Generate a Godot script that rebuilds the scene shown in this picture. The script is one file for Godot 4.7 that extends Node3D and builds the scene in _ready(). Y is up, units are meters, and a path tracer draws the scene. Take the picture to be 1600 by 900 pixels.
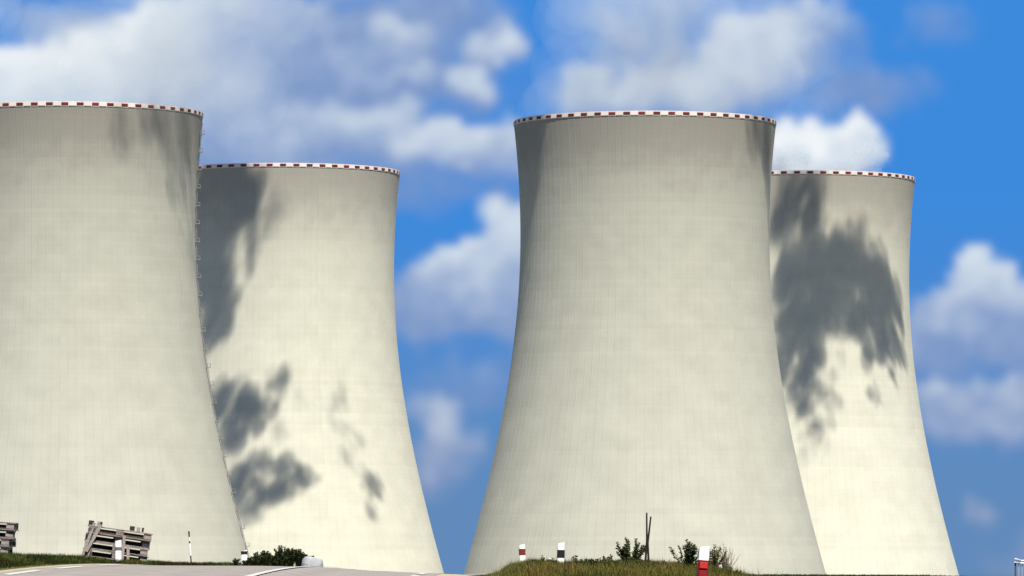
extends Node3D
# Four cooling towers behind a road crest, seen through a long lens. Units are metres, the camera stands at x 0, z 0 and looks along -z.

const EYE := 1.5
const VALLEY := -14.0          # ground level at the towers
const RIM := 141.0             # top of the concrete shell
const THROAT_Y := 107.0
const THROAT_R := 38.3
const CREST_D := 100.0         # the road crests so far ahead of the camera
const NEAR_CURVE := 2.5e-4
const FAR_CURVE := 6.0e-5

var rng := RandomNumberGenerator.new()
var taken := {}
var sun_dir := Vector3.ZERO     # towards the sun
var towers := {}


# ------------------------------------------------------------------ helpers
func numbered(called: String) -> String:
	if not taken.has(called):
		taken[called] = 0
		return called
	taken[called] += 1
	return "%s_%03d" % [called, taken[called]]


func tag(o: Node, label: String, category: String, group := "") -> Node:
	o.set_meta("label", label)
	o.set_meta("category", category)
	if group:
		o.set_meta("group", group)
	return o


func thing(called: String, label: String, category: String, at := Vector3.ZERO, group := "") -> Node3D:
	var o := Node3D.new()
	o.name = numbered(called)
	add_child(o)
	o.position = at
	tag(o, label, category, group)
	return o


func part(called: String, mesh: Mesh, mat: Material, parent: Node, at := Vector3.ZERO, basis := Basis()) -> MeshInstance3D:
	var o := MeshInstance3D.new()
	o.name = called
	o.mesh = mesh
	o.material_override = mat
	o.transform = Transform3D(basis, at)
	parent.add_child(o, true)
	return o


func solid(called: String, mesh: Mesh, mat: Material, kind := "structure") -> MeshInstance3D:
	var o := part(numbered(called), mesh, mat, self)
	o.set_meta("kind", kind)
	return o


func paint(c: Color, rough := 0.8) -> StandardMaterial3D:   # c is a linear base colour
	var m := StandardMaterial3D.new()
	m.albedo_color = c.linear_to_srgb()
	m.roughness = rough
	m.metallic_specular = 0.3
	return m


func noise_tex(freq: float, low: Color, high: Color, seed_: int, size := 256, kind := FastNoiseLite.TYPE_SIMPLEX_SMOOTH) -> NoiseTexture2D:
	var n := FastNoiseLite.new()
	n.noise_type = kind
	n.frequency = freq
	n.seed = seed_
	n.fractal_octaves = 4
	var t := NoiseTexture2D.new()
	t.noise = n
	t.width = size
	t.height = size
	t.seamless = true
	var g := Gradient.new()
	g.set_color(0, low.linear_to_srgb())
	g.set_color(1, high.linear_to_srgb())
	t.color_ramp = g
	return t


func bump_tex(freq: float, seed_: int, strength := 4.0) -> NoiseTexture2D:
	var n := FastNoiseLite.new()
	n.frequency = freq
	n.seed = seed_
	n.fractal_octaves = 4
	var t := NoiseTexture2D.new()
	t.noise = n
	t.width = 256
	t.height = 256
	t.seamless = true
	t.as_normal_map = true
	t.bump_strength = strength
	return t


func tri_mat(low: Color, high: Color, freq: float, scale: float, seed_: int, rough := 0.9, bump := 3.0) -> StandardMaterial3D:
	var m := StandardMaterial3D.new()
	m.albedo_texture = noise_tex(freq, low, high, seed_)
	m.normal_enabled = true
	m.normal_texture = bump_tex(freq * 1.7, seed_ + 3, bump)
	m.roughness = rough
	m.metallic_specular = 0.25
	m.uv1_triplanar = true
	m.uv1_scale = Vector3.ONE * scale
	return m


func st_new() -> SurfaceTool:
	var st := SurfaceTool.new()
	st.begin(Mesh.PRIMITIVE_TRIANGLES)
	return st


func quad(st: SurfaceTool, a: Vector3, b: Vector3, c: Vector3, d: Vector3) -> void:
	for v in [a, b, c, a, c, d]:
		st.add_vertex(v)


func add_bar(st: SurfaceTool, a: Vector3, b: Vector3, w: float, h: float, up := Vector3.UP, chamfer := 0.12) -> void:
	# a straight bar from a to b with chamfered long edges
	var f := (b - a).normalized()
	var side := f.cross(up).normalized()
	if side.length() < 0.5:
		side = Vector3.RIGHT
	var u := side.cross(f).normalized()
	var c := minf(w, h) * chamfer
	var ring: Array[Vector3] = []
	for p in [[-1, -1, 0], [1, -1, 1], [1, 1, 0], [-1, 1, 1]]:
		var x: float = p[0] * w / 2.0
		var y: float = p[1] * h / 2.0
		var one: Vector3 = side * (x - p[0] * c) + u * y
		var two: Vector3 = side * x + u * (y - p[1] * c)
		if p[2] == 0:
			ring.append(two); ring.append(one)
		else:
			ring.append(one); ring.append(two)
	var n := ring.size()
	for i in n:
		var p: Vector3 = ring[i]
		var q: Vector3 = ring[(i + 1) % n]
		quad(st, a + p, a + q, b + q, b + p)
	for i in range(1, n - 1):
		for v in [a + ring[0], a + ring[i + 1], a + ring[i]]:
			st.add_vertex(v)
		for v in [b + ring[0], b + ring[i], b + ring[i + 1]]:
			st.add_vertex(v)


func add_tube(st: SurfaceTool, a: Vector3, b: Vector3, ra: float, rb: float, sides := 6) -> void:
	var f := (b - a).normalized()
	var s := f.cross(Vector3.FORWARD if absf(f.z) < 0.9 else Vector3.RIGHT).normalized()
	var u := s.cross(f)
	for i in sides:
		var p := s * cos(TAU * i / sides) + u * sin(TAU * i / sides)
		var q := s * cos(TAU * (i + 1) / sides) + u * sin(TAU * (i + 1) / sides)
		quad(st, a + p * ra, b + p * rb, b + q * rb, a + q * ra)
		for v in [b, b + q * rb, b + p * rb]:
			st.add_vertex(v)


func close(st: SurfaceTool, smooth := false) -> ArrayMesh:
	if not smooth:
		st.set_smooth_group(-1)
	st.generate_normals()
	return st.commit()


func bar_mesh(a: Vector3, b: Vector3, w: float, h: float, up := Vector3.UP) -> ArrayMesh:
	var st := st_new()
	st.set_smooth_group(-1)
	add_bar(st, a, b, w, h, up)
	return close(st)


# ------------------------------------------------------------------ the land
func crest_c(x: float) -> float:
	# how far the crest lies below (+) or above (-) the eye, across the road
	var a := [[-40.0, -0.0040], [-12.0, -0.0036], [-8.6, -0.0031], [-7.2, -0.00285], [-6.4, -0.00235], [-4.5, -0.0023], [-3.4, -0.0021], [-2.6, -0.0014], [-1.2, -0.0009],
		[-0.75, -0.0004], [-0.28, -0.0007], [0.02, -0.0019], [0.35, -0.0024], [0.9, -0.0021], [2.3, -0.0022], [2.9, -0.0018], [3.4, -0.0011], [4.0, -0.0007], [7.2, -0.0006], [8.2, 0.0], [40.0, 0.0]]
	var s: float = a[a.size() - 1][1]
	for i in a.size() - 1:
		if x <= a[i + 1][0]:
			var t := clampf((x - a[i][0]) / (a[i + 1][0] - a[i][0]), 0.0, 1.0)
			s = lerpf(a[i][1], a[i + 1][1], t * t * (3.0 - 2.0 * t))
			break
	return s * s / (4.0 * NEAR_CURVE) + s * CREST_D


func land(x: float, d: float) -> float:
	var c := crest_c(x)
	if d < CREST_D:
		return EYE - c - NEAR_CURVE * pow(minf(CREST_D - d, CREST_D + 4.0), 2.0)
	return maxf(EYE - c - FAR_CURVE * pow(d - CREST_D, 2.0), VALLEY - 0.004 * minf(maxf(d - 2600.0, 0.0), 5000.0))


func columns_x() -> Array:
	var xs := [-12000.0, -6000.0, -3000.0, -1500.0, -800.0, -400.0, -200.0, -100.0, -60.0, -40.0, -28.0, -22.0, -18.0]
	for i in range(-40, 31):
		xs.append(i * 0.4)
	xs.append_array([14.0, 18.0, 24.0, 32.0, 40.0, 60.0, 100.0, 200.0, 400.0, 800.0, 1500.0, 3000.0, 6000.0, 12000.0])
	return xs


func rows_d() -> Array:
	var ds := [-300.0, -100.0, -40.0, -15.0, 0.0]
	for i in range(1, 12):
		ds.append(i * 5.0)
	for i in range(56, 126):
		ds.append(float(i))
	ds.append_array([130.0, 136.0, 144.0, 154.0, 166.0, 180.0, 200.0, 225.0, 255.0, 290.0, 330.0, 380.0, 430.0, 490.0, 560.0, 640.0, 800.0, 1100.0, 1600.0, 2200.0, 2600.0, 3400.0, 5000.0, 7600.0, 12000.0])
	return ds


func bend(d: float) -> float:       # the road turns right behind the crest
	return 0.02 * pow(clampf(d - 98.0, 0.0, 20.0), 2.0) + 0.8 * maxf(d - 118.0, 0.0)


func sheet(xs: Array, ds: Array, lift: float, bent := false) -> ArrayMesh:
	var st := st_new()
	st.set_smooth_group(0)
	for j in ds.size():
		for i in xs.size():
			st.set_uv(Vector2(xs[i], ds[j]))
			var x: float = xs[i] + (bend(ds[j]) if bent else 0.0)
			st.add_vertex(Vector3(x, land(x, ds[j]) + lift, -ds[j]))
	var w := xs.size()
	for j in ds.size() - 1:
		for i in w - 1:
			var a := j * w + i
			for k in [a, a + w, a + w + 1, a, a + w + 1, a + 1]:
				st.add_index(k)
	st.generate_normals()
	return st.commit()


func strip(x0: float, x1: float, d0: float, d1: float, lift: float) -> ArrayMesh:
	var xs := []
	for x in columns_x():
		if x >= x0 - 0.001 and x <= x1 + 0.001:
			xs.append(x)
	if xs.is_empty() or xs[0] > x0 + 0.01:
		xs.push_front(x0)
	if xs[-1] < x1 - 0.01:
		xs.append(x1)
	var ds := []
	for d in rows_d():
		if d >= d0 and d <= d1:
			ds.append(d)
	return sheet(xs, ds, lift, true)


# ------------------------------------------------------------------ the sky
func haze_noise(seed_: int, freq: float, octaves := 5) -> FastNoiseLite:
	var n := FastNoiseLite.new()
	n.noise_type = FastNoiseLite.TYPE_SIMPLEX_SMOOTH
	n.seed = seed_
	n.frequency = freq
	n.fractal_octaves = octaves
	return n


func smooth(a: float, b: float, x: float) -> float:
	var t := clampf((x - a) / (b - a), 0.0, 1.0)
	return t * t * (3.0 - 2.0 * t)


# cumulus of the part of the sky beyond the towers: azimuth and elevation of the middle in degrees, half width, half height, strength, whiteness
const CLOUDS := [
	[-0.52, 3.17, 0.42, 0.40, 1.1, 0.95], [0.02, 3.42, 0.40, 0.52, 1.1, 0.88], [-0.15, 3.0, 0.75, 0.48, 1.0, 0.62], [-0.75, 2.75, 0.75, 0.42, 1.05, 0.5], [0.2, 2.7, 0.75, 0.42, 1.05, 0.5],
	[4.85, 2.95, 0.42, 0.40, 1.15, 0.92], [5.35, 2.88, 0.5, 0.36, 1.1, 0.78], [4.45, 2.62, 0.48, 0.38, 1.0, 0.58], [5.0, 2.4, 0.95, 0.38, 1.15, 0.36], [5.9, 2.7, 0.7, 0.6, 1.0, 0.7],
	[4.45, 1.85, 0.42, 0.25, 1.0, 0.65], [5.05, 1.82, 0.5, 0.22, 0.9, 0.6], [5.6, 1.95, 0.5, 0.3, 1.0, 0.66], [4.9, 1.55, 0.9, 0.22, 0.8, 0.5],
	[4.83, 0.65, 0.2, 0.18, 0.75, 0.5], [5.5, 0.15, 0.6, 0.35, 0.6, 0.35],
	[-0.68, 1.55, 0.32, 0.32, 0.85, 0.7], [-0.75, 1.2, 0.5, 0.4, 0.7, 0.45], [-0.4, 2.0, 0.9, 0.3, 0.55, 0.35], [-1.0, 1.7, 0.35, 0.2, 0.6, 0.6],
	[-2.35, 4.6, 0.65, 0.38, 0.9, 0.8], [-1.5, 4.65, 0.6, 0.34, 1.05, 1.0], [-0.75, 4.45, 0.7, 0.24, 1.0, 1.0], [-0.1, 4.4, 0.6, 0.28, 0.9, 0.8], [-1.8, 4.3, 1.2, 0.22, 0.7, 0.4],
	[-1.2, 5.6, 0.36, 0.22, 1.15, 1.1], [-1.0, 5.25, 0.34, 0.2, 1.1, 1.05], [-1.6, 5.2, 0.5, 0.3, 0.85, 0.75], [-2.0, 5.65, 0.45, 0.3, 0.8, 0.7], [-0.4, 5.1, 0.26, 0.26, 1.1, 1.1], [-0.12, 5.5, 0.24, 0.3, 1.0, 1.0],
	[-2.9, 5.5, 0.7, 0.7, 0.75, 0.5], [-1.5, 5.5, 1.2, 0.6, 0.55, 0.3], [-3.4, 5.0, 0.8, 0.7, 0.7, 0.5], [-0.6, 5.9, 0.7, 0.3, 0.5, 0.4],
	[0.85, 5.0, 0.36, 0.36, 0.95, 0.8], [1.1, 5.6, 0.35, 0.28, 0.75, 0.6], [1.6, 5.5, 0.2, 0.35, 0.65, 0.6], [2.55, 5.35, 0.5, 0.55, 1.05, 0.9], [2.2, 5.15, 0.4, 0.32, 0.85, 0.85], [3.1, 5.6, 0.5, 0.4, 0.85, 0.65], [3.2, 5.0, 0.35, 0.35, 0.55, 0.4], [3.6, 5.1, 0.3, 0.4, 0.5, 0.35], [4.3, 5.7, 0.4, 0.3, 0.5, 0.4],
	[4.0, 5.0, 0.6, 0.25, 0.5, 0.3], [-0.95, 2.85, 0.55, 0.38, 1.0, 0.38], [4.2, 2.4, 0.5, 0.35, 0.9, 0.34], [1.5, 5.25, 0.5, 0.2, 0.55, 0.5],
	[-4.7, 5.72, 0.7, 0.22, 0.7, 0.4], [-5.6, 4.85, 0.9, 0.6, 1.2, 1.25], [-4.6, 4.95, 1.0, 0.65, 1.3, 1.3], [-3.7, 5.1, 0.9, 0.85, 1.3, 1.3], [-3.3, 5.6, 0.6, 0.5, 0.9, 0.85], [-2.9, 4.9, 0.5, 0.7, 0.7, 0.65],
	[-2.7, 4.8, 0.9, 1.5, 0.75, 0.40], [-1.2, 5.3, 1.7, 0.9, 0.55, 0.28], [-1.5, 4.95, 1.4, 0.16, 0.5, 0.05], [-0.9, 4.02, 1.4, 0.25, 0.6, 0.12], [-2.3, 4.0, 0.7, 0.3, 0.5, 0.15],
	[2.88, 4.42, 0.36, 0.30, 1.6, 1.6], [3.28, 4.28, 0.42, 0.26, 1.6, 1.6], [3.58, 4.46, 0.30, 0.28, 1.5, 1.3], [1.75, 4.98, 0.85, 0.28, 0.95, 0.95],
]


func sky_colour(az: float, el: float, n1: FastNoiseLite, n2: FastNoiseLite, n3: FastNoiseLite) -> Color:
	# linear radiance of the sky in a direction, in degrees
	var up := clampf(el / 90.0, 0.0, 1.0)
	var low := Color(0.125, 0.262, 0.50)
	var mid := Color(0.047, 0.255, 0.72)
	var high := Color(0.03, 0.16, 0.52)
	var c := low.lerp(mid, smooth(0.3, 4.2, el)).lerp(high, smooth(5.0, 60.0, el))
	var near := (1.0 - smooth(6.5, 12.0, absf(az))) * (1.0 - smooth(7.0, 12.0, el))
	var cover := 0.0
	var white := 0.0
	if near > 0.0:
		var wx := az + 0.24 * n1.get_noise_2d(az * 60.0, el * 60.0) + 0.07 * n2.get_noise_2d(az * 60.0 + 500.0, el * 60.0)
		var wy := el + 0.22 * n1.get_noise_2d(az * 60.0 + 900.0, el * 60.0 + 300.0) + 0.06 * n2.get_noise_2d(az * 60.0, el * 60.0 + 700.0)
		var dens := 0.0
		var wsum := 0.0
		var lit := 0.0
		for b in CLOUDS:
			var qx: float = (wx - b[0]) / b[2]
			var qy: float = (wy - b[1]) / b[3]
			if absf(qx) > 1.25 or absf(qy) > 1.25:
				continue
			var f: float = b[4] * maxf(0.0, 1.0 - (qx * qx + qy * qy) * 0.75)
			dens += f * (1.0 - dens * 0.45)
			var pw := f * f
			wsum += pw
			lit += pw * b[5] * clampf(0.72 + 0.42 * qy, 0.0, 1.05)
		dens += 0.16 * n2.get_noise_2d(az * 60.0 + 50.0, el * 60.0 + 80.0)
		white = clampf(lit / maxf(wsum, 0.001) + 0.20 * n2.get_noise_2d(az * 60.0 + 90.0, el * 60.0 + 20.0), 0.0, 1.3)
		var crisp := smooth(0.45, 0.9, white)
		cover = smooth(lerpf(0.06, 0.30, crisp), lerpf(1.0, 0.56, crisp), dens) * near
	if near < 1.0:
		# the same scattered cumulus all round
		var a := deg_to_rad(az)
		var e := deg_to_rad(el)
		var k := 1.0 / (0.25 + sin(e))
		var p := Vector3(sin(a) * cos(e) * 90.0, sin(e) * 200.0 * (0.4 + 0.25 * k), -cos(a) * cos(e) * 90.0)
		var v := n3.get_noise_3dv(p) + 0.03
		var above := n3.get_noise_3dv(p + Vector3(0, 6, 0))
		var far_cover := smooth(-0.02, 0.28, v) * (1.0 - near) * 0.9
		var far_white := clampf(0.6 + (v - above) * 1.6, 0.15, 1.0)
		white = (white * cover + far_white * far_cover) / maxf(cover + far_cover, 0.001)
		cover = minf(1.0, cover + far_cover)
	var cloud := Color(0.21, 0.32, 0.58).lerp(Color(0.68, 0.76, 0.84), smooth(0.12, 1.05, white))
	cloud = cloud.lerp(Color(0.92, 0.95, 0.96), smooth(0.95, 1.3, white))
	cloud *= Color(1.0, 1.0, 1.0).lerp(Color(1.06, 0.94, 0.88), 1.0 - smooth(0.0, 2.6, el))
	return c.lerp(cloud, cover * 0.96)


func azimuth(x: int, w: int) -> float:      # degrees to the right of straight ahead for a column of the panorama
	var a := (x + 0.5) / w * 360.0
	return a if a < 180.0 else a - 360.0


func make_sky() -> Image:
	var n1 := haze_noise(11, 0.022, 3)
	var n2 := haze_noise(23, 0.055, 5)
	var n3 := haze_noise(37, 0.035, 5)
	var w := 4096
	var h := 2048
	var gain := 1.0 / SKY_EXPOSURE
	var base := Image.create(1024, 512, false, Image.FORMAT_RGB8)
	for y in 512:
		var el := 90.0 - (y + 0.5) / 512.0 * 180.0
		for x in 1024:
			if y > 262:
				base.set_pixel(x, y, Color(0.30, 0.33, 0.33))
				continue
			var c := sky_colour(azimuth(x, 1024), maxf(el, 0.0), n1, n2, n3)
			base.set_pixel(x, y, (c * gain).linear_to_srgb())
	base.resize(w, h, Image.INTERPOLATE_CUBIC)
	# finer round the view
	for y in range(850, 1025):
		var el := 90.0 - (y + 0.5) / h * 180.0
		for x in range(-180, 180):
			var c := sky_colour(azimuth(posmod(x, w), w), maxf(el, 0.0), n1, n2, n3)
			base.set_pixel(posmod(x, w), y, (c * gain).linear_to_srgb())
	return base


const SKY_EXPOSURE := 1.9


# ------------------------------------------------------------------ towers
func shell_r(y: float) -> float:
	var b := 98.5 if y < THROAT_Y else 105.0
	return THROAT_R * sqrt(1.0 + pow((y - THROAT_Y) / b, 2.0))


func shell_mesh() -> ArrayMesh:
	# a ribbed hyperbolic shell of concrete with an inner face; y is measured from the valley
	var ribs := 112
	var rows := 72
	var pos := PackedVector3Array()
	var nor := PackedVector3Array()
	var uv := PackedVector2Array()
	var tan := PackedFloat32Array()
	var idx := PackedInt32Array()
	var y0 := VALLEY
	var facets := [[0.0, 0.86, 0.0, 0.0, 0.0], [0.86, 0.88, 0.0, 0.02, -1.0], [0.88, 0.98, 0.02, 0.02, 0.0], [0.98, 1.0, 0.02, 0.0, 1.0]]
	for i in ribs:
		for f in facets:
			for s in 2:
				var a: float = TAU * (i + f[s]) / ribs
				var radial := Vector3(sin(a), 0, cos(a))
				var along := Vector3(cos(a), 0, -sin(a))
				for j in rows + 1:
					var y := lerpf(y0, RIM, float(j) / rows)
					var r: float = shell_r(y) + f[2 + s]
					var slope := (shell_r(y + 0.1) - shell_r(y - 0.1)) / 0.2
					var n := (radial - Vector3.UP * slope).normalized()
					if f[4] != 0.0:
						n = (along * f[4] * 0.6 + n * 0.8).normalized()
					pos.append(radial * r + Vector3.UP * (y - VALLEY))
					nor.append(n)
					uv.append(Vector2(a / TAU, 1.0 - float(j) / rows))
					tan.append_array(PackedFloat32Array([along.x, 0.0, along.z, 1.0]))
			var first := pos.size() - 2 * (rows + 1)
			for j in rows:
				var p := first + j
				var q := first + rows + 1 + j
				idx.append_array(PackedInt32Array([p, p + 1, q + 1, p, q + 1, q]))
	# inner face and lip
	var seg := 112
	var inner := pos.size()
	for i in seg + 1:
		var a := TAU * i / seg
		var radial := Vector3(sin(a), 0, cos(a))
		for j in 13:
			var y := lerpf(y0, RIM, j / 12.0)
			pos.append(radial * (shell_r(y) - 0.5) + Vector3.UP * (y - VALLEY))
			nor.append(-radial)
			uv.append(Vector2(float(i) / seg, 1.0 - j / 12.0))
			tan.append_array(PackedFloat32Array([cos(a), 0.0, -sin(a), 1.0]))
	for i in seg:
		for j in 12:
			var p := inner + i * 13 + j
			var q := p + 13
			idx.append_array(PackedInt32Array([p, q + 1, p + 1, p, q, q + 1]))
	var arrays := []
	arrays.resize(Mesh.ARRAY_MAX)
	arrays[Mesh.ARRAY_VERTEX] = pos
	arrays[Mesh.ARRAY_NORMAL] = nor
	arrays[Mesh.ARRAY_TEX_UV] = uv
	arrays[Mesh.ARRAY_TANGENT] = tan
	arrays[Mesh.ARRAY_INDEX] = idx
	var m := ArrayMesh.new()
	m.add_surface_from_arrays(Mesh.PRIMITIVE_TRIANGLES, arrays)
	return m


func ring_mesh(r_in: float, r_out: float, y_low: float, y_high: float) -> ArrayMesh:
	var st := st_new()
	st.set_smooth_group(-1)
	var seg := 112
	for i in seg:
		var a := TAU * i / seg
		var b := TAU * (i + 1) / seg
		var p := Vector3(sin(a), 0, cos(a))
		var q := Vector3(sin(b), 0, cos(b))
		var lo := Vector3.UP * y_low
		var hi := Vector3.UP * y_high
		quad(st, p * r_out + lo, p * r_out + hi, q * r_out + hi, q * r_out + lo)
		quad(st, q * r_in + lo, q * r_in + hi, p * r_in + hi, p * r_in + lo)
		quad(st, p * r_out + hi, p * r_in + hi, q * r_in + hi, q * r_out + hi)
		quad(st, p * r_in + lo, p * r_out + lo, q * r_out + lo, q * r_in + lo)
	return close(st)


func concrete_maps(seed_: int) -> Array:
	# grey board-marked concrete: lift joints, form joints, rain streaks and a weathered band below the rim
	var w := 2048
	var h := 1024
	var streak := haze_noise(seed_, 0.5, 3)
	var cloud := haze_noise(seed_ + 1, 0.012, 4)
	var lift_noise := haze_noise(seed_ + 2, 0.9, 1)
	var im := Image.create(w, h, false, Image.FORMAT_RGB8)
	var bump := Image.create(w, h, false, Image.FORMAT_RGB8)
	for y in h:
		var lift := y / 9
		var joint := 1.0 if y % 9 == 0 else 0.0
		var lift_tone := lift_noise.get_noise_2d(lift * 7.3, 0.0) * 0.012
		var top := 1.0 - float(y) / h        # 1 at the rim
		for x in w:
			var s := streak.get_noise_2d(x * 0.9, y * 0.008)
			var c := cloud.get_noise_2d(x, y * 1.3)
			var plate := fmod(absf(sin(float(x / 18) * 12.9898 + float(lift) * 78.233) * 43758.5453), 1.0) - 0.5
			var t := 1.0 + s * 0.012 + c * 0.035 + lift_tone + plate * 0.006 - joint * 0.012
			var weather := smooth(0.80, 1.0, top + 0.03 * s + 0.06 * c)
			t *= 1.0 - 0.17 * weather
			var v := clampf(t * 0.80, 0.0, 1.0)
			im.set_pixel(x, y, Color(v, v * lerpf(1.0, 0.985, weather), v * lerpf(1.0, 1.0, weather)))
			var g := 0.6 - joint * 0.08 - (0.05 if x % 18 == 0 else 0.0) + s * 0.05 + plate * 0.02
			bump.set_pixel(x, y, Color(g, g, g))
	bump.bump_map_to_normal_map(1.6)
	return [ImageTexture.create_from_image(im), ImageTexture.create_from_image(bump)]


func concrete(maps: Array, tint: Color) -> StandardMaterial3D:
	var m := StandardMaterial3D.new()
	m.albedo_texture = maps[0]
	m.albedo_color = tint.linear_to_srgb()
	m.normal_enabled = true
	m.normal_texture = maps[1]
	m.normal_scale = 0.35
	m.roughness = 0.95
	m.metallic_specular = 0.15
	return m


func tower(at: Vector3, turn: float, label: String, mat: Material, shell: Mesh, band: Mesh, panels: Array, mats: Dictionary) -> Node3D:
	var t := thing("cooling_tower", label, "cooling tower", at, "four concrete cooling towers beyond the road")
	part("shell", shell, mat, t, Vector3.ZERO, Basis(Vector3.UP, turn))
	part("rim_band", band, mats.band, t)
	var r := shell_r(RIM) + 0.15
	for i in 112:
		var a := turn + TAU * (i + 0.5) / 112.0
		var red := i % 2 == 0
		part("red_panel" if red else "white_panel", panels[0] if red else panels[1], mats.red[(i / 2 * 7 + i / 6) % 3] if red else mats.white[i / 2 % 2], t, Vector3(sin(a) * r, RIM - VALLEY + 0.62, cos(a) * r), Basis(Vector3.UP, a))
	return t


func on_shell(t: Node3D, side: float, y: float) -> Vector3:
	# a point on the front of a tower's shell, so far to the side of its axis and at height y
	var r := shell_r(y)
	var s := clampf(side, -r * 0.99, r * 0.99)
	return Vector3(t.position.x + s, y, t.position.z + sqrt(r * r - s * s))


# ------------------------------------------------------------------ steam
func puff(parent: Node3D, at: Vector3, radii: Vector3, mat: FogMaterial) -> void:
	var f := FogVolume.new()
	f.name = "puff"
	f.shape = RenderingServer.FOG_VOLUME_SHAPE_ELLIPSOID
	f.size = radii * 2.0
	f.material = mat
	f.position = at - parent.position
	f.rotation = Vector3(rng.randf_range(-0.5, 0.5), rng.randf_range(0, TAU), rng.randf_range(-0.5, 0.5))
	parent.add_child(f, true)


func steam_mat(density: float) -> FogMaterial:
	var m := FogMaterial.new()
	m.density = density
	m.albedo = Color(0.93, 0.97, 1.0)
	return m


func shading_puffs(parent: Node3D, t: Node3D, regions: Array, lift: float, mats: Array) -> void:
	# billows high in the plume, between the sun and a tower: [side from, side to, height from, height to, how many, radius, thickness 0..2]
	var k := lift / Vector2(sun_dir.x, sun_dir.z).length()
	for g in regions:
		for j in g[4]:
			var a := rng.randf() * TAU
			var f := sqrt(rng.randf())
			var side: float = lerpf(g[0], g[1], 0.5 + 0.5 * f * cos(a))
			var y: float = lerpf(g[2], g[3], 0.5 + 0.5 * f * sin(a))
			var centre := on_shell(t, side, y) + sun_dir * (k * rng.randf_range(0.9, 1.1))
			var r: float = g[5] * rng.randf_range(0.5, 1.2)
			puff(parent, centre, Vector3(r, r * 0.6, r * rng.randf_range(0.6, 1.0)), mats[g[6]])
			if j % 2 == 0:      # a wisp torn off its edge
				var b := rng.randf() * TAU
				puff(parent, centre + Vector3(cos(b), sin(b) * 0.6, 0) * r * rng.randf_range(0.9, 1.4), Vector3(r * 0.4, r * 0.22, r * 0.3), mats[mini(g[6] + 1, 2)])


# ------------------------------------------------------------------ road and roadside
func ground_at(x: float, d: float) -> Vector3:
	return Vector3(x, land(x, d), -d)


func delineator(x: float, d: float, top: float, tilt: float, band_mat: Material, cap_h: float, band_h: float, label: String, mats: Dictionary, reflectors: int) -> Node3D:
	# a hollow plastic marker post with a slanted top, a coloured band and reflectors
	var foot := land(x, d) - 0.25
	var o := thing("delineator_post", label, "marker post", Vector3(x, foot, -d), "white marker posts along the road verges")
	o.rotation = Vector3(0, rng.randf_range(-0.15, 0.15), tilt)
	var hgt := top - foot
	var body := st_new()
	body.set_smooth_group(-1)
	post_section(body, 0.0, hgt - cap_h - band_h, 0.0, 0.060)
	part("post_body", close(body), mats.white_plastic, o)
	var band := st_new()
	band.set_smooth_group(-1)
	post_section(band, hgt - cap_h - band_h, hgt - cap_h, 0.0, 0.064)
	var b := part("colour_band", close(band), band_mat, o)
	var cap := st_new()
	cap.set_smooth_group(-1)
	post_section(cap, hgt - cap_h, hgt, 0.025, 0.060)
	part("post_cap", close(cap), mats.white_plastic, o)
	for i in reflectors:
		var y := hgt - cap_h - band_h * (0.27 + 0.44 * i)
		var pl := st_new()
		pl.set_smooth_group(-1)
		add_bar(pl, Vector3(-0.038, y, 0.062), Vector3(0.048, y, 0.062), 0.012, band_h * 0.34, Vector3.UP, 0.3)
		part("reflector", close(pl), mats.reflector[i % 2], b)
	return o


func post_section(st: SurfaceTool, y0: float, y1: float, slant: float, half: float) -> void:
	var ring := []
	for i in 12:
		var a := TAU * i / 12.0
		ring.append(Vector2(sign(cos(a)) * pow(absf(cos(a)), 0.6) * half, sign(sin(a)) * pow(absf(sin(a)), 0.6) * half * 0.75))
	for i in 12:
		var p: Vector2 = ring[i]
		var q: Vector2 = ring[(i + 1) % 12]
		var tp := y1 - slant * (0.5 - p.x / half * 0.5)
		var tq := y1 - slant * (0.5 - q.x / half * 0.5)
		quad(st, Vector3(p.x, y0, p.y), Vector3(q.x, y0, q.y), Vector3(q.x, tq, q.y), Vector3(p.x, tp, p.y))
		for v in [Vector3(0, y1 - slant * 0.5, 0), Vector3(p.x, tp, p.y), Vector3(q.x, tq, q.y)]:
			st.add_vertex(v)


func pallet(at: Vector3, tilt: Basis, label: String, mats: Array, planks: Dictionary) -> Node3D:
	# a wooden pallet 1.2 m wide: deck boards, cross boards, nine blocks, three runners
	var o := thing("wooden_pallet", label, "pallet", at, "wooden pallets stacked on the left verge")
	o.basis = tilt
	for i in 3:
		part("runner", planks.runner, mats[(i + 1) % mats.size()], o, Vector3(0, 0.011, (i - 1) * 0.35))
	for i in 3:
		for k in 3:
			part("block", planks.block, mats[(i + k) % mats.size()], o, Vector3((i - 1) * 0.52 + rng.randf_range(-0.01, 0.01), 0.061, (k - 1) * 0.35))
	for k in 2:
		part("stringer", planks.stringer, mats[2], o, Vector3(0, 0.061, k * 0.35 - 0.35))
	for i in 3:
		part("cross_board", planks.cross, mats[i % mats.size()], o, Vector3((i - 1) * 0.52, 0.111, 0))
	for i in 5:
		part("deck_board", planks.deck, mats[rng.randi() % mats.size()], o, Vector3(rng.randf_range(-0.025, 0.025), 0.134, (i - 2) * 0.172), Basis(Vector3.UP, rng.randf_range(-0.012, 0.012)))
	return o


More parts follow.
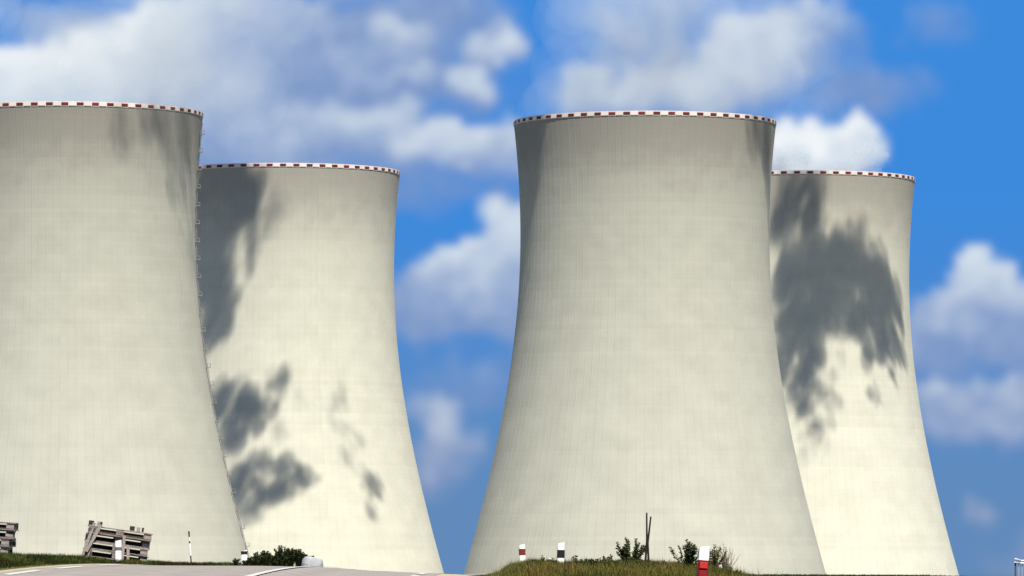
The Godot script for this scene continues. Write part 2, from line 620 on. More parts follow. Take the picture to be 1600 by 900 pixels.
func leaf(st: SurfaceTool, at: Vector3, dir: Vector3, length: float, width: float) -> void:
	var side := dir.cross(Vector3(rng.randf_range(-1, 1), rng.randf_range(-1, 1), rng.randf_range(-1, 1))).normalized() * width * 0.5
	var bend := Vector3.UP * rng.randf_range(-0.25, 0.05) * length
	var mid := at + dir * length * 0.5
	var tip := at + dir * length + bend
	for v in [at, mid + side, mid - side, mid + side, tip, mid - side]:
		st.add_vertex(v)


func shrub(called: String, label: String, category: String, at: Vector3, height: float, spread: float, stems: int, leaves: int, leaf_len: float, wood: Material, green: Material, upright: float, group := "") -> Node3D:
	var o := thing(called, label, category, at, group)
	var ws := st_new()
	ws.set_smooth_group(-1)
	var ls := st_new()
	ls.set_smooth_group(-1)
	for s in stems:
		var a := rng.randf() * TAU
		var lean := Vector3(cos(a), 0, sin(a)) * spread * rng.randf_range(0.15, 1.0)
		var h := height * rng.randf_range(0.55, 1.0) * (1.0 - 0.25 * lean.length() / maxf(spread, 0.01))
		var foot := lean * 0.25
		var p := foot
		var steps := 5
		for k in steps:
			var t := (k + 1.0) / steps
			var q := foot + lean * pow(t, upright) + Vector3(rng.randf_range(-1, 1) * 0.03 * height, h * t, rng.randf_range(-1, 1) * 0.03 * height)
			add_tube(ws, p, q, 0.008 * (1.15 - t) + 0.002, 0.008 * (1.0 - t) + 0.002, 5)
			for l in leaves:
				var f := rng.randf()
				if k == 0 and f < 0.4:
					continue
				var base := p.lerp(q, f)
				var b := rng.randf() * TAU
				var dir := Vector3(cos(b), rng.randf_range(0.1, 1.3), sin(b)).normalized()
				leaf(ls, base, dir, leaf_len * rng.randf_range(0.6, 1.2) * (1.15 - 0.35 * t), leaf_len * rng.randf_range(0.25, 0.42))
			p = q
	part("stem", close(ws), wood, o)
	if leaves > 0:
		part("foliage", close(ls), green, o)
	return o


func tuft_mesh(blades: int, h: float, spread: float, width: float) -> ArrayMesh:
	var st := st_new()
	st.set_smooth_group(-1)
	for i in blades:
		var a := rng.randf() * TAU
		var out := Vector3(cos(a), 0, sin(a))
		var foot := out * spread * rng.randf() * 0.6
		var hh := h * rng.randf_range(0.5, 1.0)
		var side := out.cross(Vector3.UP).rotated(Vector3.UP, rng.randf_range(-0.8, 0.8)) * width * 0.5
		var mid := foot + out * spread * 0.3 + Vector3.UP * hh * 0.6
		var tip := foot + out * spread * rng.randf_range(0.5, 1.1) + Vector3.UP * hh
		for v in [foot - side, mid - side * 0.8, foot + side, foot + side, mid - side * 0.8, mid + side * 0.8, mid - side * 0.8, tip, mid + side * 0.8]:
			st.add_vertex(v)
	return close(st)


func scatter(called: String, mesh: Mesh, mat: Material, n: int, x0: float, x1: float, d0: float, d1: float, tints: Array, size: Callable) -> void:
	var mm := MultiMesh.new()
	mm.transform_format = MultiMesh.TRANSFORM_3D
	mm.use_colors = true
	mm.mesh = mesh
	mm.instance_count = n
	var patch := haze_noise(called.hash() % 1000, 0.35, 3)
	for i in n:
		var x := rng.randf_range(x0, x1)
		var d := rng.randf_range(d0, d1)
		if x < -1.0 and x > -7.1 + bend(d):
			d = 98.0 + sqrt(maxf((x + 7.1) / 0.02, 0.0)) + rng.randf_range(0.1, 8.0)
		var s: float = size.call(x, d) * rng.randf_range(0.6, 1.25)
		var b := Basis(Vector3.UP, rng.randf() * TAU).scaled(Vector3(s, s * rng.randf_range(0.8, 1.25), s))
		mm.set_instance_transform(i, Transform3D(b, ground_at(x, d) - Vector3.UP * 0.01))
		var v := clampf(patch.get_noise_2d(x * 2.0, d * 0.4) * 1.2 + 0.5 + rng.randf_range(-0.25, 0.25), 0.0, 0.999) * (tints.size() - 1)
		mm.set_instance_color(i, (tints[int(v)] as Color).lerp(tints[int(v) + 1], v - int(v)))
	var o := MultiMeshInstance3D.new()
	o.name = numbered(called)
	o.multimesh = mm
	o.material_override = mat
	o.set_meta("kind", "stuff")
	add_child(o)


# ------------------------------------------------------------------ the scene
func _ready() -> void:
	rng.seed = 4711
	# camera: a long lens, level, with the view shifted upwards
	var cam := Camera3D.new()
	cam.name = "camera"
	add_child(cam)
	cam.position = Vector3(0, EYE, 0)
	var near := 1.0
	cam.set_frustum(near * 900.0 / 8680.0, Vector2(0, near * 455.0 / 8680.0), near, 30000.0)
	cam.current = true

	# daylight
	var env := Environment.new()
	env.background_mode = Environment.BG_SKY
	env.tonemap_mode = Environment.TONE_MAPPER_LINEAR
	env.tonemap_exposure = SKY_EXPOSURE
	env.sdfgi_enabled = true
	env.ssao_enabled = true
	env.ssil_enabled = true
	env.volumetric_fog_enabled = true
	env.volumetric_fog_density = 0.0
	env.volumetric_fog_length = 2500.0
	var pano := PanoramaSkyMaterial.new()
	pano.panorama = ImageTexture.create_from_image(make_sky())
	var sky := Sky.new()
	sky.sky_material = pano
	env.sky = sky
	var we := WorldEnvironment.new()
	we.name = "daylight"
	we.environment = env
	add_child(we)
	var sun := DirectionalLight3D.new()
	sun.name = "sun"
	sun.light_energy = 1.6
	sun.light_color = Color(1.0, 0.97, 0.905)
	sun.light_angular_distance = 0.5
	sun.shadow_enabled = true
	sun.directional_shadow_max_distance = 2600.0
	var az := deg_to_rad(17.0)      # to the right of straight behind the camera
	var el := deg_to_rad(60.0)
	sun_dir = Vector3(sin(az) * cos(el), sin(el), cos(az) * cos(el))
	add_child(sun)
	sun.look_at_from_position(Vector3.ZERO, -sun_dir, Vector3.UP)

	land_and_road()
	build_towers()
	steam()
	roadside()


func land_and_road() -> void:
	var soil := tri_mat(Color(0.030, 0.040, 0.012), Color(0.10, 0.095, 0.030), 0.02, 0.35, 5, 1.0, 6.0)
	var near_rows := rows_d().filter(func(d): return d <= 136.0)
	var far_rows := rows_d().filter(func(d): return d >= 136.0)
	solid("ground", sheet(columns_x(), near_rows, 0.0), soil)
	var stubble := tri_mat(Color(0.10, 0.092, 0.05), Color(0.18, 0.165, 0.09), 0.02, 0.02, 6, 1.0, 3.0)
	solid("field", sheet(columns_x(), far_rows, 0.0), stubble)
	var asphalt := tri_mat(Color(0.145, 0.130, 0.118), Color(0.255, 0.235, 0.213), 0.02, 0.3, 17, 0.9, 2.0)
	solid("road", strip(-6.8, -1.2, -100.0, 200.0, 0.012), asphalt)
	var gravel := tri_mat(Color(0.255, 0.210, 0.128), Color(0.390, 0.330, 0.210), 0.05, 0.8, 19, 1.0, 6.0)
	solid("road_shoulder", strip(-6.92, -6.8, -100.0, 300.0, 0.008), gravel)
	solid("road_shoulder", strip(-1.2, -0.8, -100.0, 300.0, 0.008), gravel)
	var line := tri_mat(Color(0.26, 0.25, 0.235), Color(0.50, 0.49, 0.47), 0.06, 1.5, 29, 0.8, 1.0)
	solid("centre_line_marking", strip(-3.50, -3.38, -100.0, 300.0, 0.022), line)
	var k := 56.0
	while k < 124.0:
		solid("edge_line_marking", strip(-6.62, -6.50, k, k + 5.0, 0.022), line)
		solid("edge_line_marking", strip(-1.52, -1.40, k, k + 5.0, 0.022), line)
		k += 8.0


func build_towers() -> void:
	var shell := shell_mesh()
	var top := RIM - VALLEY
	var r := shell_r(RIM)
	var band := ring_mesh(r - 0.5, r + 0.10, top - 0.12, top + 1.36)
	var width := TAU * (r + 0.3) / 112.0
	var red := BoxMesh.new()
	red.size = Vector3(width * 0.88, 0.80, 0.12)
	var white := BoxMesh.new()
	white.size = Vector3(width * 0.94, 1.06, 0.08)
	var mats := {
		"band": tri_mat(Color(0.450, 0.405, 0.375), Color(0.600, 0.555, 0.525), 0.02, 0.3, 41, 0.8, 1.0),
		"red": [paint(Color(0.10, 0.014, 0.013), 0.6), paint(Color(0.075, 0.014, 0.015), 0.7), paint(Color(0.14, 0.016, 0.014), 0.6)],
		"white": [paint(Color(0.576, 0.520, 0.488), 0.6), paint(Color(0.528, 0.480, 0.456), 0.7)],
	}
	var near_maps := concrete_maps(101)
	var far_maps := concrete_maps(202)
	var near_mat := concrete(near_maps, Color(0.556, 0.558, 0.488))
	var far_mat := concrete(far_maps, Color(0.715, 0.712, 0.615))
	var panels := [red, white]
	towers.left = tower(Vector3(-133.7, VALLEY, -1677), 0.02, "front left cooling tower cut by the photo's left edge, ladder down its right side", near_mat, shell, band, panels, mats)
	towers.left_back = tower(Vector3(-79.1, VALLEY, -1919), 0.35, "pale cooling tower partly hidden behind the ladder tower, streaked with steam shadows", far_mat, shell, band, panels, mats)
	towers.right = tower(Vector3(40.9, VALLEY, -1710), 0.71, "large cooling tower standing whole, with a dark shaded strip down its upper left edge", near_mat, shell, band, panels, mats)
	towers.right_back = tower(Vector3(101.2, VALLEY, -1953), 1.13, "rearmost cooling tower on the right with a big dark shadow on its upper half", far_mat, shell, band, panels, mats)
	# the ladder with landings on the left tower
	var t: Node3D = towers.left
	var steel := paint(Color(0.16, 0.16, 0.16), 0.5)
	var a := deg_to_rad(86.0)
	var rails := st_new()
	rails.set_smooth_group(-1)
	var y := 3.0
	var out := Vector3(sin(a), 0, cos(a))
	var along := Vector3(cos(a), 0, -sin(a))
	while y < top - 3.0:
		var p := out * (shell_r(y + VALLEY) + 0.5) + Vector3.UP * y
		var q := out * (shell_r(y + 3.0 + VALLEY) + 0.5) + Vector3.UP * (y + 3.0)
		for s in [-0.3, 0.3]:
			add_bar(rails, p + along * s, q + along * s, 0.09, 0.09, out)
		for k in 8:
			add_bar(rails, p.lerp(q, k / 8.0) - along * 0.3, p.lerp(q, k / 8.0) + along * 0.3, 0.05, 0.05, out)
		y += 3.0
	var ladder := part("ladder", close(rails), steel, t)
	y = 20.0
	var grey := paint(Color(0.20, 0.20, 0.19), 0.7)
	while y < top - 4.0:
		var st := st_new()
		st.set_smooth_group(-1)
		var c := out * (shell_r(y + VALLEY) + 0.75) + Vector3.UP * y
		add_bar(st, c - along * 0.6, c + along * 0.6, 1.3, 0.2, Vector3.UP)
		for s in [-0.55, 0.55]:
			for e in [-0.5, 0.55]:
				add_bar(st, c + along * s + out * e, c + along * s + out * e + Vector3.UP * 1.1, 0.08, 0.08, out)
			add_bar(st, c + along * s - out * 0.5 + Vector3.UP * 1.1, c + along * s + out * 0.55 + Vector3.UP * 1.1, 0.08, 0.08, Vector3.UP)
		add_bar(st, c - along * 0.55 + out * 0.55 + Vector3.UP * 1.1, c + along * 0.55 + out * 0.55 + Vector3.UP * 1.1, 0.08, 0.08, Vector3.UP)
		part("landing", close(st), grey, ladder)
		y += 5.4


func steam() -> void:
	var faint := steam_mat(0.003)
	var thin := steam_mat(0.006)
	var soft := steam_mat(0.011)
	var plume := steam_mat(0.0034)
	var frayed := steam_mat(0.03)
	var shade := [steam_mat(0.04), steam_mat(0.12), steam_mat(0.22)]
	# left front tower: a broad bright plume
	var p1 := thing("steam_plume", "broad bright white steam plume filling the sky above the left front tower", "steam", towers.left.position + Vector3(0, RIM - VALLEY, 0), "steam plumes rising from the towers")
	for i in 90:
		var y := rng.randf_range(0.0, 38.0)
		var x := rng.randf_range(-50, 36) + y * 0.3
		var z := rng.randf_range(-32, 28)
		var s := rng.randf_range(6, 16)
		puff(p1, p1.position + Vector3(x, y + s * 0.3, z), Vector3(s, s * rng.randf_range(0.6, 1.0), s), plume)
	for i in 16:
		var y := rng.randf_range(5.0, 40.0)
		puff(p1, p1.position + Vector3(rng.randf_range(20, 52) + y * 0.3, y, rng.randf_range(-30, 20)), Vector3(16, 13, 16) * rng.randf_range(0.5, 1.0), faint)
	puff(p1, p1.position + Vector3(32, 6, 28), Vector3(16, 7, 10), thin)
	shading_puffs(p1, towers.left, [[16, 24, 141, 128, 10, 3, 0], [24, 38, 141, 130, 18, 4, 0], [31, 39, 132, 112, 14, 3, 0], [36, 39, 116, 96, 10, 2.4, 0]], 62.0, shade)
	shading_puffs(p1, towers.left_back, [
		[-30, -8, 142, 122, 70, 4.6, 1], [-31, -16, 130, 100, 60, 4.2, 1], [-14, 0, 139, 114, 16, 3.2, 0], [-12, -7, 128, 102, 14, 2.4, 1], [-26, -12, 104, 90, 16, 3, 1], [-28, -17, 92, 80, 12, 2.6, 1],
		[-28, -4, 68, 47, 64, 3.8, 1], [-6, 8, 72, 50, 16, 3, 0], [-7, 1, 64, 56, 8, 2.4, 1], [-26, -4, 36, 21, 42, 3.4, 1], [-15, 11, 43, 29, 56, 3.5, 1], [-24, -12, 46, 34, 8, 3, 0],
		[17, 24, 67, 50, 16, 2.4, 0], [21, 30, 54, 36, 18, 2.6, 0], [28, 35, 39, 23, 24, 2.3, 1], [-29, -15, 108, 82, 46, 3.2, 1], [-13, 2, 138, 118, 20, 2.6, 0], [-4, 4, 74, 60, 14, 2.2, 1], [-26, -8, 52, 42, 14, 2.6, 0]], 116.0, shade)
	# right front tower: thinner, streaky
	var p2 := thing("steam_plume", "hazy streaked grey white steam rising from the large whole tower", "steam", towers.right.position + Vector3(0, RIM - VALLEY, 0), "steam plumes rising from the towers")
	for i in 60:
		var y := rng.randf_range(0.0, 42.0)
		var x := rng.randf_range(-34, 38) + y * 0.2
		var z := rng.randf_range(-30, 25)
		var s := rng.randf_range(8, 18)
		puff(p2, p2.position + Vector3(x, y + s * 0.4, z), Vector3(s, s * rng.randf_range(0.6, 1.1), s), plume if i % 3 else faint)
	shading_puffs(p2, towers.right, [[-40, -34.5, 143, 122, 34, 2.6, 2], [-39.5, -36, 124, 100, 26, 1.8, 2], [-39, -37.5, 104, 80, 20, 1.2, 2], [31, 39, 141, 132, 14, 3, 1], [35.5, 39, 134, 118, 12, 2.4, 1], [37.5, 39, 120, 106, 8, 1.8, 1]], 76.0, shade)
	shading_puffs(p2, towers.right_back, [
		[-12, 7, 144, 116, 50, 3.6, 0], [-12, 6, 143, 124, 16, 2.6, 1], [-2, 6, 141, 124, 12, 2.6, 1], [-12, 5, 132, 106, 34, 3.4, 1], [13, 22, 124, 112, 14, 2.8, 1], [-12, 31, 116, 88, 130, 4.6, 1], [17, 35, 108, 76, 55, 3.8, 2], [28, 36, 88, 70, 16, 2.4, 2],
		[-12, 5, 96, 66, 50, 4.0, 1], [-6, 11, 72, 54, 18, 3, 0], [-8, 4, 70, 58, 10, 2.6, 1], [22, 26, 70, 60, 8, 2, 1], [-2, 8, 56, 46, 8, 2.4, 0], [25, 29, 122, 110, 6, 2, 1], [14, 24, 94, 84, 14, 3, 1], [4, 18, 120, 100, 24, 3.2, 1], [-10, 12, 70, 50, 26, 2.8, 1], [0, 14, 82, 68, 10, 2.4, 0], [-12, 3, 88, 68, 26, 2.8, 1], [-4, 8, 52, 42, 12, 2.2, 0]], 106.0, shade)
	# left rear tower: a faint grey column
	var p3 := thing("steam_plume", "faint grey steam column over the tower behind the ladder tower", "steam", towers.left_back.position + Vector3(0, RIM - VALLEY, 0), "steam plumes rising from the towers")
	for i in 12:
		var y := rng.randf_range(0.0, 60.0)
		var s := rng.randf_range(8, 15)
		puff(p3, p3.position + Vector3(rng.randf_range(-26, 0) + y * 0.1, y + s * 0.5, rng.randf_range(-20, 10)), Vector3(s * 0.8, s, s), faint)
	# right rear tower: a dense white head of steam
	var p4 := thing("steam_plume", "dense white billowing steam head above the rearmost right tower", "steam", towers.right_back.position + Vector3(0, RIM - VALLEY, 0), "steam plumes rising from the towers")
	for b in [[-16, 5, 8], [-9, 7, 8], [-3, 6, 8], [3, 3, 6], [8, 1, 5], [13, 4, 6], [18, 8, 6], [23, 9, 6], [26, 5, 5], [20, 3, 7], [13, 1, 6], [-6, 10, 5], [-13, 10, 4], [25, 12, 4], [20, 12, 3.5], [28, 8, 3.5], [0, 8, 4], [15, 9, 4], [-20, 8, 6]]:
		for k in 7:
			var q: Vector3 = Vector3(rng.randf_range(-0.7, 0.7), rng.randf_range(-0.6, 0.6), rng.randf_range(-1.5, 1.5)) * b[2]
			var s: float = b[2] * rng.randf_range(0.28, 0.6)
			puff(p4, p4.position + Vector3(b[0], b[1], 0) + q, Vector3(s, s * 0.9, s), frayed)
	for i in 12:
		var s := rng.randf_range(6, 12)
		puff(p4, p4.position + Vector3(rng.randf_range(-16, 6), rng.randf_range(14, 45), rng.randf_range(-12, 12)), Vector3(s, s, s), faint)


func roadside() -> void:
	var mats := {
		"white_plastic": paint(Color(0.80, 0.80, 0.78), 0.45),
		"reflector": [paint(Color(0.42, 0.03, 0.026), 0.25), paint(Color(0.21, 0.014, 0.02), 0.3)],
	}
	var dark_red := paint(Color(0.13, 0.012, 0.012), 0.4)
	var brown_red := paint(Color(0.15, 0.025, 0.02), 0.5)
	var black := paint(Color(0.018, 0.014, 0.016), 0.5)
	# posts
	delineator(2.085, 62.0, 1.879, -0.085, dark_red, 0.165, 0.21, "nearest white marker post with a wide red reflector band, leaning right", mats, 2)
	delineator(0.21, 106.0, 2.17, 0.03, brown_red, 0.09, 0.12, "small white marker post with a red brown band, left end of the right grass mound", mats, 0)
	delineator(0.80, 92.0, 2.115, -0.02, black, 0.13, 0.13, "white marker post with a square black band in the right verge grass", mats, 0)
	delineator(-7.30, 103.0, 2.23, 0.0, paint(Color(0.12, 0.11, 0.10)), 0.135, 0.06, "white marker post standing in front of the tilted pallet stack", mats, 0)
	delineator(-5.05, 105.0, 2.05, 0.02, black, 0.02, 0.06, "white marker post with a black top beside the dark shrubs", mats, 0)
	delineator(1.00, 150.0, 2.07, 0.0, black, 0.03, 0.10, "distant marker post top just showing above the right verge weeds", mats, 0)
	# pallets
	var wood := [tri_mat(Color(0.140, 0.115, 0.101), Color(0.280, 0.238, 0.217), 0.03, 2.0, 61, 0.95, 4.0), tri_mat(Color(0.182, 0.154, 0.140), Color(0.329, 0.287, 0.266), 0.03, 2.0, 63, 0.95, 4.0), tri_mat(Color(0.052, 0.042, 0.035), Color(0.128, 0.108, 0.096), 0.03, 2.0, 65, 0.95, 4.0)]
	for m in wood:
		m.uv1_scale = Vector3(0.6, 4.0, 4.0)
	var planks := {
		"runner": bar_mesh(Vector3(-0.6, 0, 0), Vector3(0.6, 0, 0), 0.10, 0.022), "block": bar_mesh(Vector3(-0.07, 0, 0), Vector3(0.07, 0, 0), 0.10, 0.076),
		"stringer": bar_mesh(Vector3(-0.58, 0, 0), Vector3(0.58, 0, 0), 0.04, 0.076), "cross": bar_mesh(Vector3(0, 0, -0.4), Vector3(0, 0, 0.4), 0.14, 0.022), "deck": bar_mesh(Vector3(-0.6, 0, 0), Vector3(0.6, 0, 0), 0.12, 0.022),
	}
	var names := ["bottom pallet of the tilted stack, resting in the grass", "second pallet from the bottom of the tilted stack", "middle pallet of the tilted stack", "fourth pallet from the bottom of the tilted stack", "top pallet of the tilted stack, loose boards leaning on it"]
	var tilt := Basis(Vector3.FORWARD, 0.14) * Basis(Vector3.UP, 0.10)
	var base := ground_at(-7.53, 104.5) + Vector3(0, -0.06, 0)
	for i in 5:
		pallet(base + tilt * Vector3(0.012 * i + rng.randf_range(-0.03, 0.03), 0.1475 * i, rng.randf_range(-0.03, 0.03)), tilt * Basis(Vector3.UP, rng.randf_range(-0.03, 0.03)), names[i], wood, planks)
	var lean := [[-0.57, 0.06, -0.29, 0.84, 0.48, "outermost of the grey boards leaning across the tilted stack's left end"], [-0.50, 0.0, -0.20, 0.86, 0.47, "longest grey board leaning across the left end of the tilted pallet stack"], [-0.44, 0.30, -0.16, 0.80, 0.50, "short grey board leaning beside the long one on the tilted stack"], [0.22, -0.02, 0.27, 0.60, 0.49, "grey upright board set against the front of the tilted stack"], [0.34, -0.05, 0.34, 0.42, 0.50, "thin upright lath against the right front of the tilted stack"]]
	for l in lean:
		var a := base + Vector3(l[0], l[1], l[4])
		var b := base + Vector3(l[2], l[3], l[4] - 0.04)
		var bo := part(numbered("leaning_board"), bar_mesh(Vector3.ZERO, b - a, 0.055, 0.022, Vector3.BACK), wood[1], self, a)
		tag(bo, l[5], "board", "loose boards against the pallet stack")
	var offcuts := [[-0.50, 0.80, 0.10, "dark wood offcut on the left end of the top pallet"], [-0.33, 0.80, 0.07, "small dark wood block near the top of the leaning boards"], [0.27, 0.70, 0.09, "square dark wood block on top of the pallet stack's right half"], [0.39, 0.69, 0.06, "light wood block to the right of the square dark one on the stack"], [0.47, 0.67, 0.035, "slim dark block nearest the right end of the top pallet"]]
	var dark_wood := tri_mat(Color(0.020, 0.016, 0.014), Color(0.06, 0.05, 0.045), 0.03, 2.0, 71, 0.95, 3.0)
	for c in offcuts:
		var at := base + tilt * Vector3(c[0], 0.7375 + 0.147 - 0.147 + 0.045, 0.3)
		var oc := part(numbered("wood_offcut"), bar_mesh(Vector3(-c[2] / 2, 0, 0), Vector3(c[2] / 2, 0, 0), 0.12, 0.085), dark_wood if c[2] != 0.06 else wood[1], self, at, tilt)
		tag(oc, c[3], "wood offcut", "offcuts lying on the pallet stack")
	var base2 := ground_at(-9.75, 101.0) + Vector3(0, 0.02, 0)
	var names2 := ["bottom pallet of the stack cut by the photo's left edge", "second pallet up in the stack cut by the left edge", "third pallet up in the stack cut by the left edge", "fourth pallet up in the stack cut by the left edge", "topmost pallet of the stack cut by the left edge"]
	for i in 5:
		var tw := Basis(Vector3.FORWARD, 0.06) * Basis(Vector3.UP, rng.randf_range(-0.08, 0.08))
		pallet(base2 + tw * Vector3(0.028 * i, 0.1475 * i, 0), tw, names2[i], wood, planks)
	# thin poles
	var pole := thing("snow_pole", "thin leaning black and white pole between the pallets and the small shrub", "pole", ground_at(-6.05, 105.0) + Vector3(0, -0.1, 0))
	pole.rotation = Vector3(0, 0, 0.075)
	var sections := [["pole_foot", 0.0, 0.32, black], ["pole_shaft", 0.32, 0.55, mats.white_plastic], ["pole_band", 0.55, 0.60, black], ["pole_neck", 0.60, 0.67, mats.white_plastic], ["pole_tip", 0.67, 0.78, black]]
	for s in sections:
		var st := st_new()
		st.set_smooth_group(-1)
		add_tube(st, Vector3(0, s[1], 0), Vector3(0, s[2], 0), 0.012, 0.012 if s[0] != "pole_tip" else 0.016, 8)
		part(s[0], close(st), s[3], pole)
	var bark := tri_mat(Color(0.018, 0.014, 0.010), Color(0.05, 0.04, 0.03), 0.05, 3.0, 81, 1.0, 4.0)
	var foot := ground_at(2.07, 85.0)
	for s in [[-0.042, 0.020, 0.86, "taller of the two thin dark stakes crossing on the right mound"], [0.030, 0.054, 0.80, "shorter of the two thin dark stakes crossing on the right mound"]]:
		var a := Vector3(foot.x + s[0], foot.y - 0.1, foot.z)
		var lean_to := Vector3(s[1] - s[0], s[2] + 0.1, 0.03) if s[2] < 0.85 else Vector3(0.034, s[2] + 0.1, -0.03)
		var st := st_new()
		st.set_smooth_group(-1)
		var midp := lean_to * 0.55 + Vector3(-0.035 if s[2] < 0.85 else 0.018, 0, 0)
		add_tube(st, Vector3.ZERO, midp, 0.019, 0.016, 7)
		add_tube(st, midp, lean_to, 0.016, 0.013, 7)
		tag(part(numbered("wooden_stake"), close(st), bark, self, a), s[3], "stake", "crossed stakes on the right mound")
	# pale stone by the crest
	var sb := SphereMesh.new()
	sb.radius = 0.5
	sb.height = 1.0
	sb.radial_segments = 40
	sb.rings = 20
	var arr := sb.get_mesh_arrays()
	var vs: PackedVector3Array = arr[Mesh.ARRAY_VERTEX]
	var rock_noise := haze_noise(91, 1.3, 4)
	for i in vs.size():
		var v := vs[i]
		vs[i] = Vector3(sign(v.x) * pow(absf(v.x) * 2.0, 0.7) * 0.5, minf(v.y, 0.36 - 0.18 * v.x + 0.1 * v.z), v.z) * Vector3(0.40, 0.44, 0.36) * (1.0 + 0.10 * rock_noise.get_noise_3dv(v * 2.0))
	arr[Mesh.ARRAY_VERTEX] = vs
	var rock := ArrayMesh.new()
	rock.add_surface_from_arrays(Mesh.PRIMITIVE_TRIANGLES, arr)
	var rst := SurfaceTool.new()
	rst.create_from(rock, 0)
	rst.generate_normals()
	tag(part("boulder", rst.commit(), tri_mat(Color(0.22, 0.235, 0.245), Color(0.32, 0.33, 0.345), 0.02, 1.5, 93, 0.9, 3.0), self, ground_at(-3.63, 101.0) + Vector3(0, 0.02, 0)), "smooth pale blue grey boulder at the right end of the dark shrubs", "boulder")
	# railing at the right edge
	var steel := paint(Color(0.42, 0.42, 0.50), 0.35)
	steel.metallic = 0.3
	var dark_steel := paint(Color(0.06, 0.06, 0.075), 0.45)
	var rl := thing("metal_railing", "grey metal railing with upright bars at the photo's bottom right corner", "railing", ground_at(9.05, 100.0))
	var st1 := st_new()
	add_tube(st1, Vector3(0, 0.365, 0), Vector3(0.12, 0.33, 0), 0.02, 0.02, 8)
	add_tube(st1, Vector3(0.12, 0.33, 0), Vector3(1.6, 0.29, 0), 0.02, 0.02, 8)
	part("top_rail", close(st1), steel, rl)
	var st2 := st_new()
	add_tube(st2, Vector3(-0.01, 0.305, 0.03), Vector3(0.10, 0.29, 0.03), 0.013, 0.013, 8)
	add_tube(st2, Vector3(0.10, 0.29, 0.03), Vector3(1.6, 0.24, 0.03), 0.013, 0.013, 8)
	part("lower_rail", close(st2), steel, rl)
	for i in 22:
		part("bar", bar_mesh(Vector3(0.012 + i * 0.06, -0.4, 0), Vector3(0.012 + i * 0.06, 0.29, 0), 0.03 if i % 11 == 0 else 0.014, 0.02, Vector3.BACK), dark_steel if i % 11 == 0 else steel, rl)
	# shrubs
	var twig := paint(Color(0.035, 0.028, 0.018), 1.0)
	var dark_leaf := foliage_mat(Color(0.018, 0.026, 0.008), Color(0.045, 0.055, 0.018), 111)
	var leaf_green := foliage_mat(Color(0.030, 0.040, 0.012), Color(0.085, 0.10, 0.030), 113)
	var olive := foliage_mat(Color(0.06, 0.055, 0.02), Color(0.17, 0.15, 0.06), 115)
	var dry := paint(Color(0.17, 0.145, 0.11), 1.0)
	var row := [[-4.80, 0.24, 0.09, "low dark shrub at the left end of the shrub row"], [-4.68, 0.36, 0.09, "second dark shrub from the left in the row"], [-4.50, 0.50, 0.08, "tall narrow dark shrub in the left half of the row"], [-4.32, 0.38, 0.09, "shorter dark shrub between the two tall ones"], [-4.20, 0.52, 0.10, "tallest dark shrub in the middle of the row"], [-4.05, 0.50, 0.08, "dark shrub with a right leaning top in the row's middle"], [-3.90, 0.46, 0.06, "slim spiky dark shrub in the right half of the row"], [-3.78, 0.34, 0.07, "small dark shrub second from the row's right end"], [-3.68, 0.30, 0.10, "rounded low dark shrub against the pale boulder"]]
	for r in row:
		shrub("dark_shrub", r[3], "shrub", ground_at(r[0], 101.5) + Vector3(0, -0.06, 0), r[1] * 0.98, r[2] * 1.35, 20, 40, 0.05, twig, dark_leaf, 1.6, "row of dark shrubs on the road crest")
	shrub("dark_shrub", "tiny lone dark shrub on the left verge near the thin pole", "shrub", ground_at(-5.12, 103.0), 0.20, 0.06, 8, 20, 0.04, twig, dark_leaf, 1.6)
	shrub("leafy_shrub", "dark leafy shrub beside the crossed stakes, on their left", "shrub", ground_at(1.83, 86.0), 0.56, 0.23, 22, 26, 0.055, twig, leaf_green, 1.3)
	shrub("leafy_shrub", "dark bush with upright twigs left of the nearest marker post", "shrub", ground_at(2.66, 84.0), 0.50, 0.24, 20, 20, 0.06, twig, dark_leaf, 1.0)
	shrub("leafy_shrub", "olive bush directly right of the nearest marker post", "shrub", ground_at(3.09, 86.0), 0.46, 0.22, 20, 18, 0.05, twig, olive, 1.1)
	shrub("dry_weed", "bare dry grey weed at the right end of the right mound", "weed", ground_at(3.36, 87.0), 0.58, 0.16, 30, 2, 0.03, dry, dry, 1.2)
	# loose tall weeds that break the outline of both verges
	var weeds := [[-9.35, 84.0, 0.12], [-9.05, 90.0, 0.13], [-8.25, 92.0, 0.15], [-8.75, 88.0, 0.10], [0.45, 85.0, 0.20], [0.62, 88.0, 0.17], [1.00, 86.0, 0.17], [1.12, 84.0, 0.19], [1.25, 87.0, 0.20], [1.38, 85.0, 0.22], [1.55, 86.0, 0.26], [1.66, 84.0, 0.20], [1.98, 88.0, 0.16], [2.35, 86.0, 0.15], [0.30, 83.0, 0.15]]
	var weed_places := ["far left in the left verge", "left verge near the cut pallet stack", "just left of the tilted pallets", "between both pallet stacks", "beside the red brown banded post", "between the red brown and the black banded posts", "right of the black banded post", "second right of the black banded post", "third right of the black banded post", "fourth right of the black banded post", "close left of the leafy shrub by the stakes", "touching the leafy shrub by the stakes", "at the feet of the crossed stakes", "between the stakes and the twiggy bush", "at the left end of the right mound"]
	for i in weeds.size():
		var w: Array = weeds[i]
		shrub("roadside_weed", "small leafy weed " + weed_places[i], "weed", ground_at(w[0], w[1]), w[2], 0.05, 5, 7, 0.045, twig, leaf_green if i % 2 else dark_leaf, 1.2, "weeds in the verge grass")
	# grass of the verges
	var blade := StandardMaterial3D.new()
	blade.vertex_color_use_as_albedo = true
	blade.roughness = 0.85
	blade.metallic_specular = 0.2
	blade.backlight = Color(0.25, 0.25, 0.1)
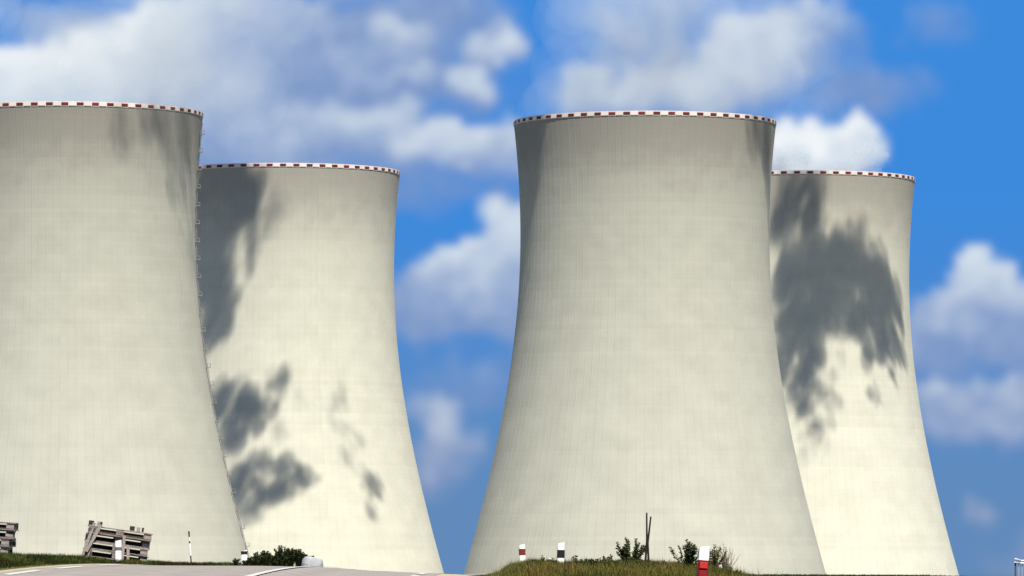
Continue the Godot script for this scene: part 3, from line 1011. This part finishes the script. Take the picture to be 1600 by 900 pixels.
	var greens := [Color(0.028, 0.022, 0.007), Color(0.018, 0.030, 0.005), Color(0.034, 0.050, 0.008), Color(0.055, 0.060, 0.013)]
	var olives := [Color(0.075, 0.055, 0.012), Color(0.11, 0.085, 0.02), Color(0.085, 0.08, 0.018), Color(0.032, 0.046, 0.008)]
	var tuft := tuft_mesh(14, 0.10, 0.05, 0.007)
	var tall := tuft_mesh(10, 0.15, 0.06, 0.006)
	scatter("verge_grass", tuft, blade, 24000, -13.0, -6.9, 62.0, 108.0, greens, func(x, _d): return clampf((-6.85 - x) * 1.6, 0.5, 1.4))
	scatter("verge_grass", tuft, blade, 5000, -7.1, -4.6, 99.0, 112.0, greens, func(_x, _d): return 1.0)
	scatter("verge_grass", tall, blade, 15000, -0.75, 3.7, 66.0, 104.0, olives, func(x, _d): return clampf((x + 0.8) * 0.9, 0.3, 0.8) * clampf((3.9 - x) * 1.2, 0.3, 1.0))
	var wm := st_new()
	wm.set_smooth_group(-1)
	for i in 5:
		var a := rng.randf() * TAU
		var tip := Vector3(cos(a) * 0.04, rng.randf_range(0.6, 1.0) * 0.16, sin(a) * 0.04)
		add_tube(wm, Vector3.ZERO, tip, 0.003, 0.002, 4)
		for k in 7:
			leaf(wm, tip * rng.randf_range(0.35, 1.0), Vector3(rng.randf_range(-1, 1), rng.randf_range(-0.1, 0.9), rng.randf_range(-1, 1)).normalized(), rng.randf_range(0.025, 0.05), 0.014)
	scatter("verge_weeds", close(wm), blade, 260, 0.1, 3.4, 78.0, 92.0, [Color(0.012, 0.016, 0.005), Color(0.03, 0.04, 0.01), Color(0.05, 0.06, 0.014)], func(x, _d): return 1.05 if x > 1.0 and x < 2.0 else 0.7)
	scatter("verge_weeds", wm.commit(), blade, 160, -12.0, -7.2, 74.0, 96.0, [Color(0.012, 0.018, 0.005), Color(0.03, 0.045, 0.008)], func(_x, _d): return 0.8)
	var stalk := tuft_mesh(5, 0.26, 0.06, 0.005)
	scatter("verge_grass", stalk, blade, 900, -0.3, 3.6, 74.0, 96.0, [Color(0.10, 0.08, 0.03), Color(0.16, 0.13, 0.05), Color(0.06, 0.07, 0.02)], func(_x, _d): return 0.7)
	scatter("verge_grass", tuft, blade, 9000, 3.4, 9.6, 74.0, 106.0, greens, func(_x, _d): return 0.35)


func foliage_mat(low: Color, high: Color, seed_: int) -> StandardMaterial3D:
	var m := StandardMaterial3D.new()
	m.albedo_texture = noise_tex(0.04, low, high, seed_, 128)
	m.uv1_triplanar = true
	m.uv1_scale = Vector3.ONE * 5.0
	m.roughness = 0.7
	m.metallic_specular = 0.25
	m.backlight = Color(0.2, 0.22, 0.08)
	return m
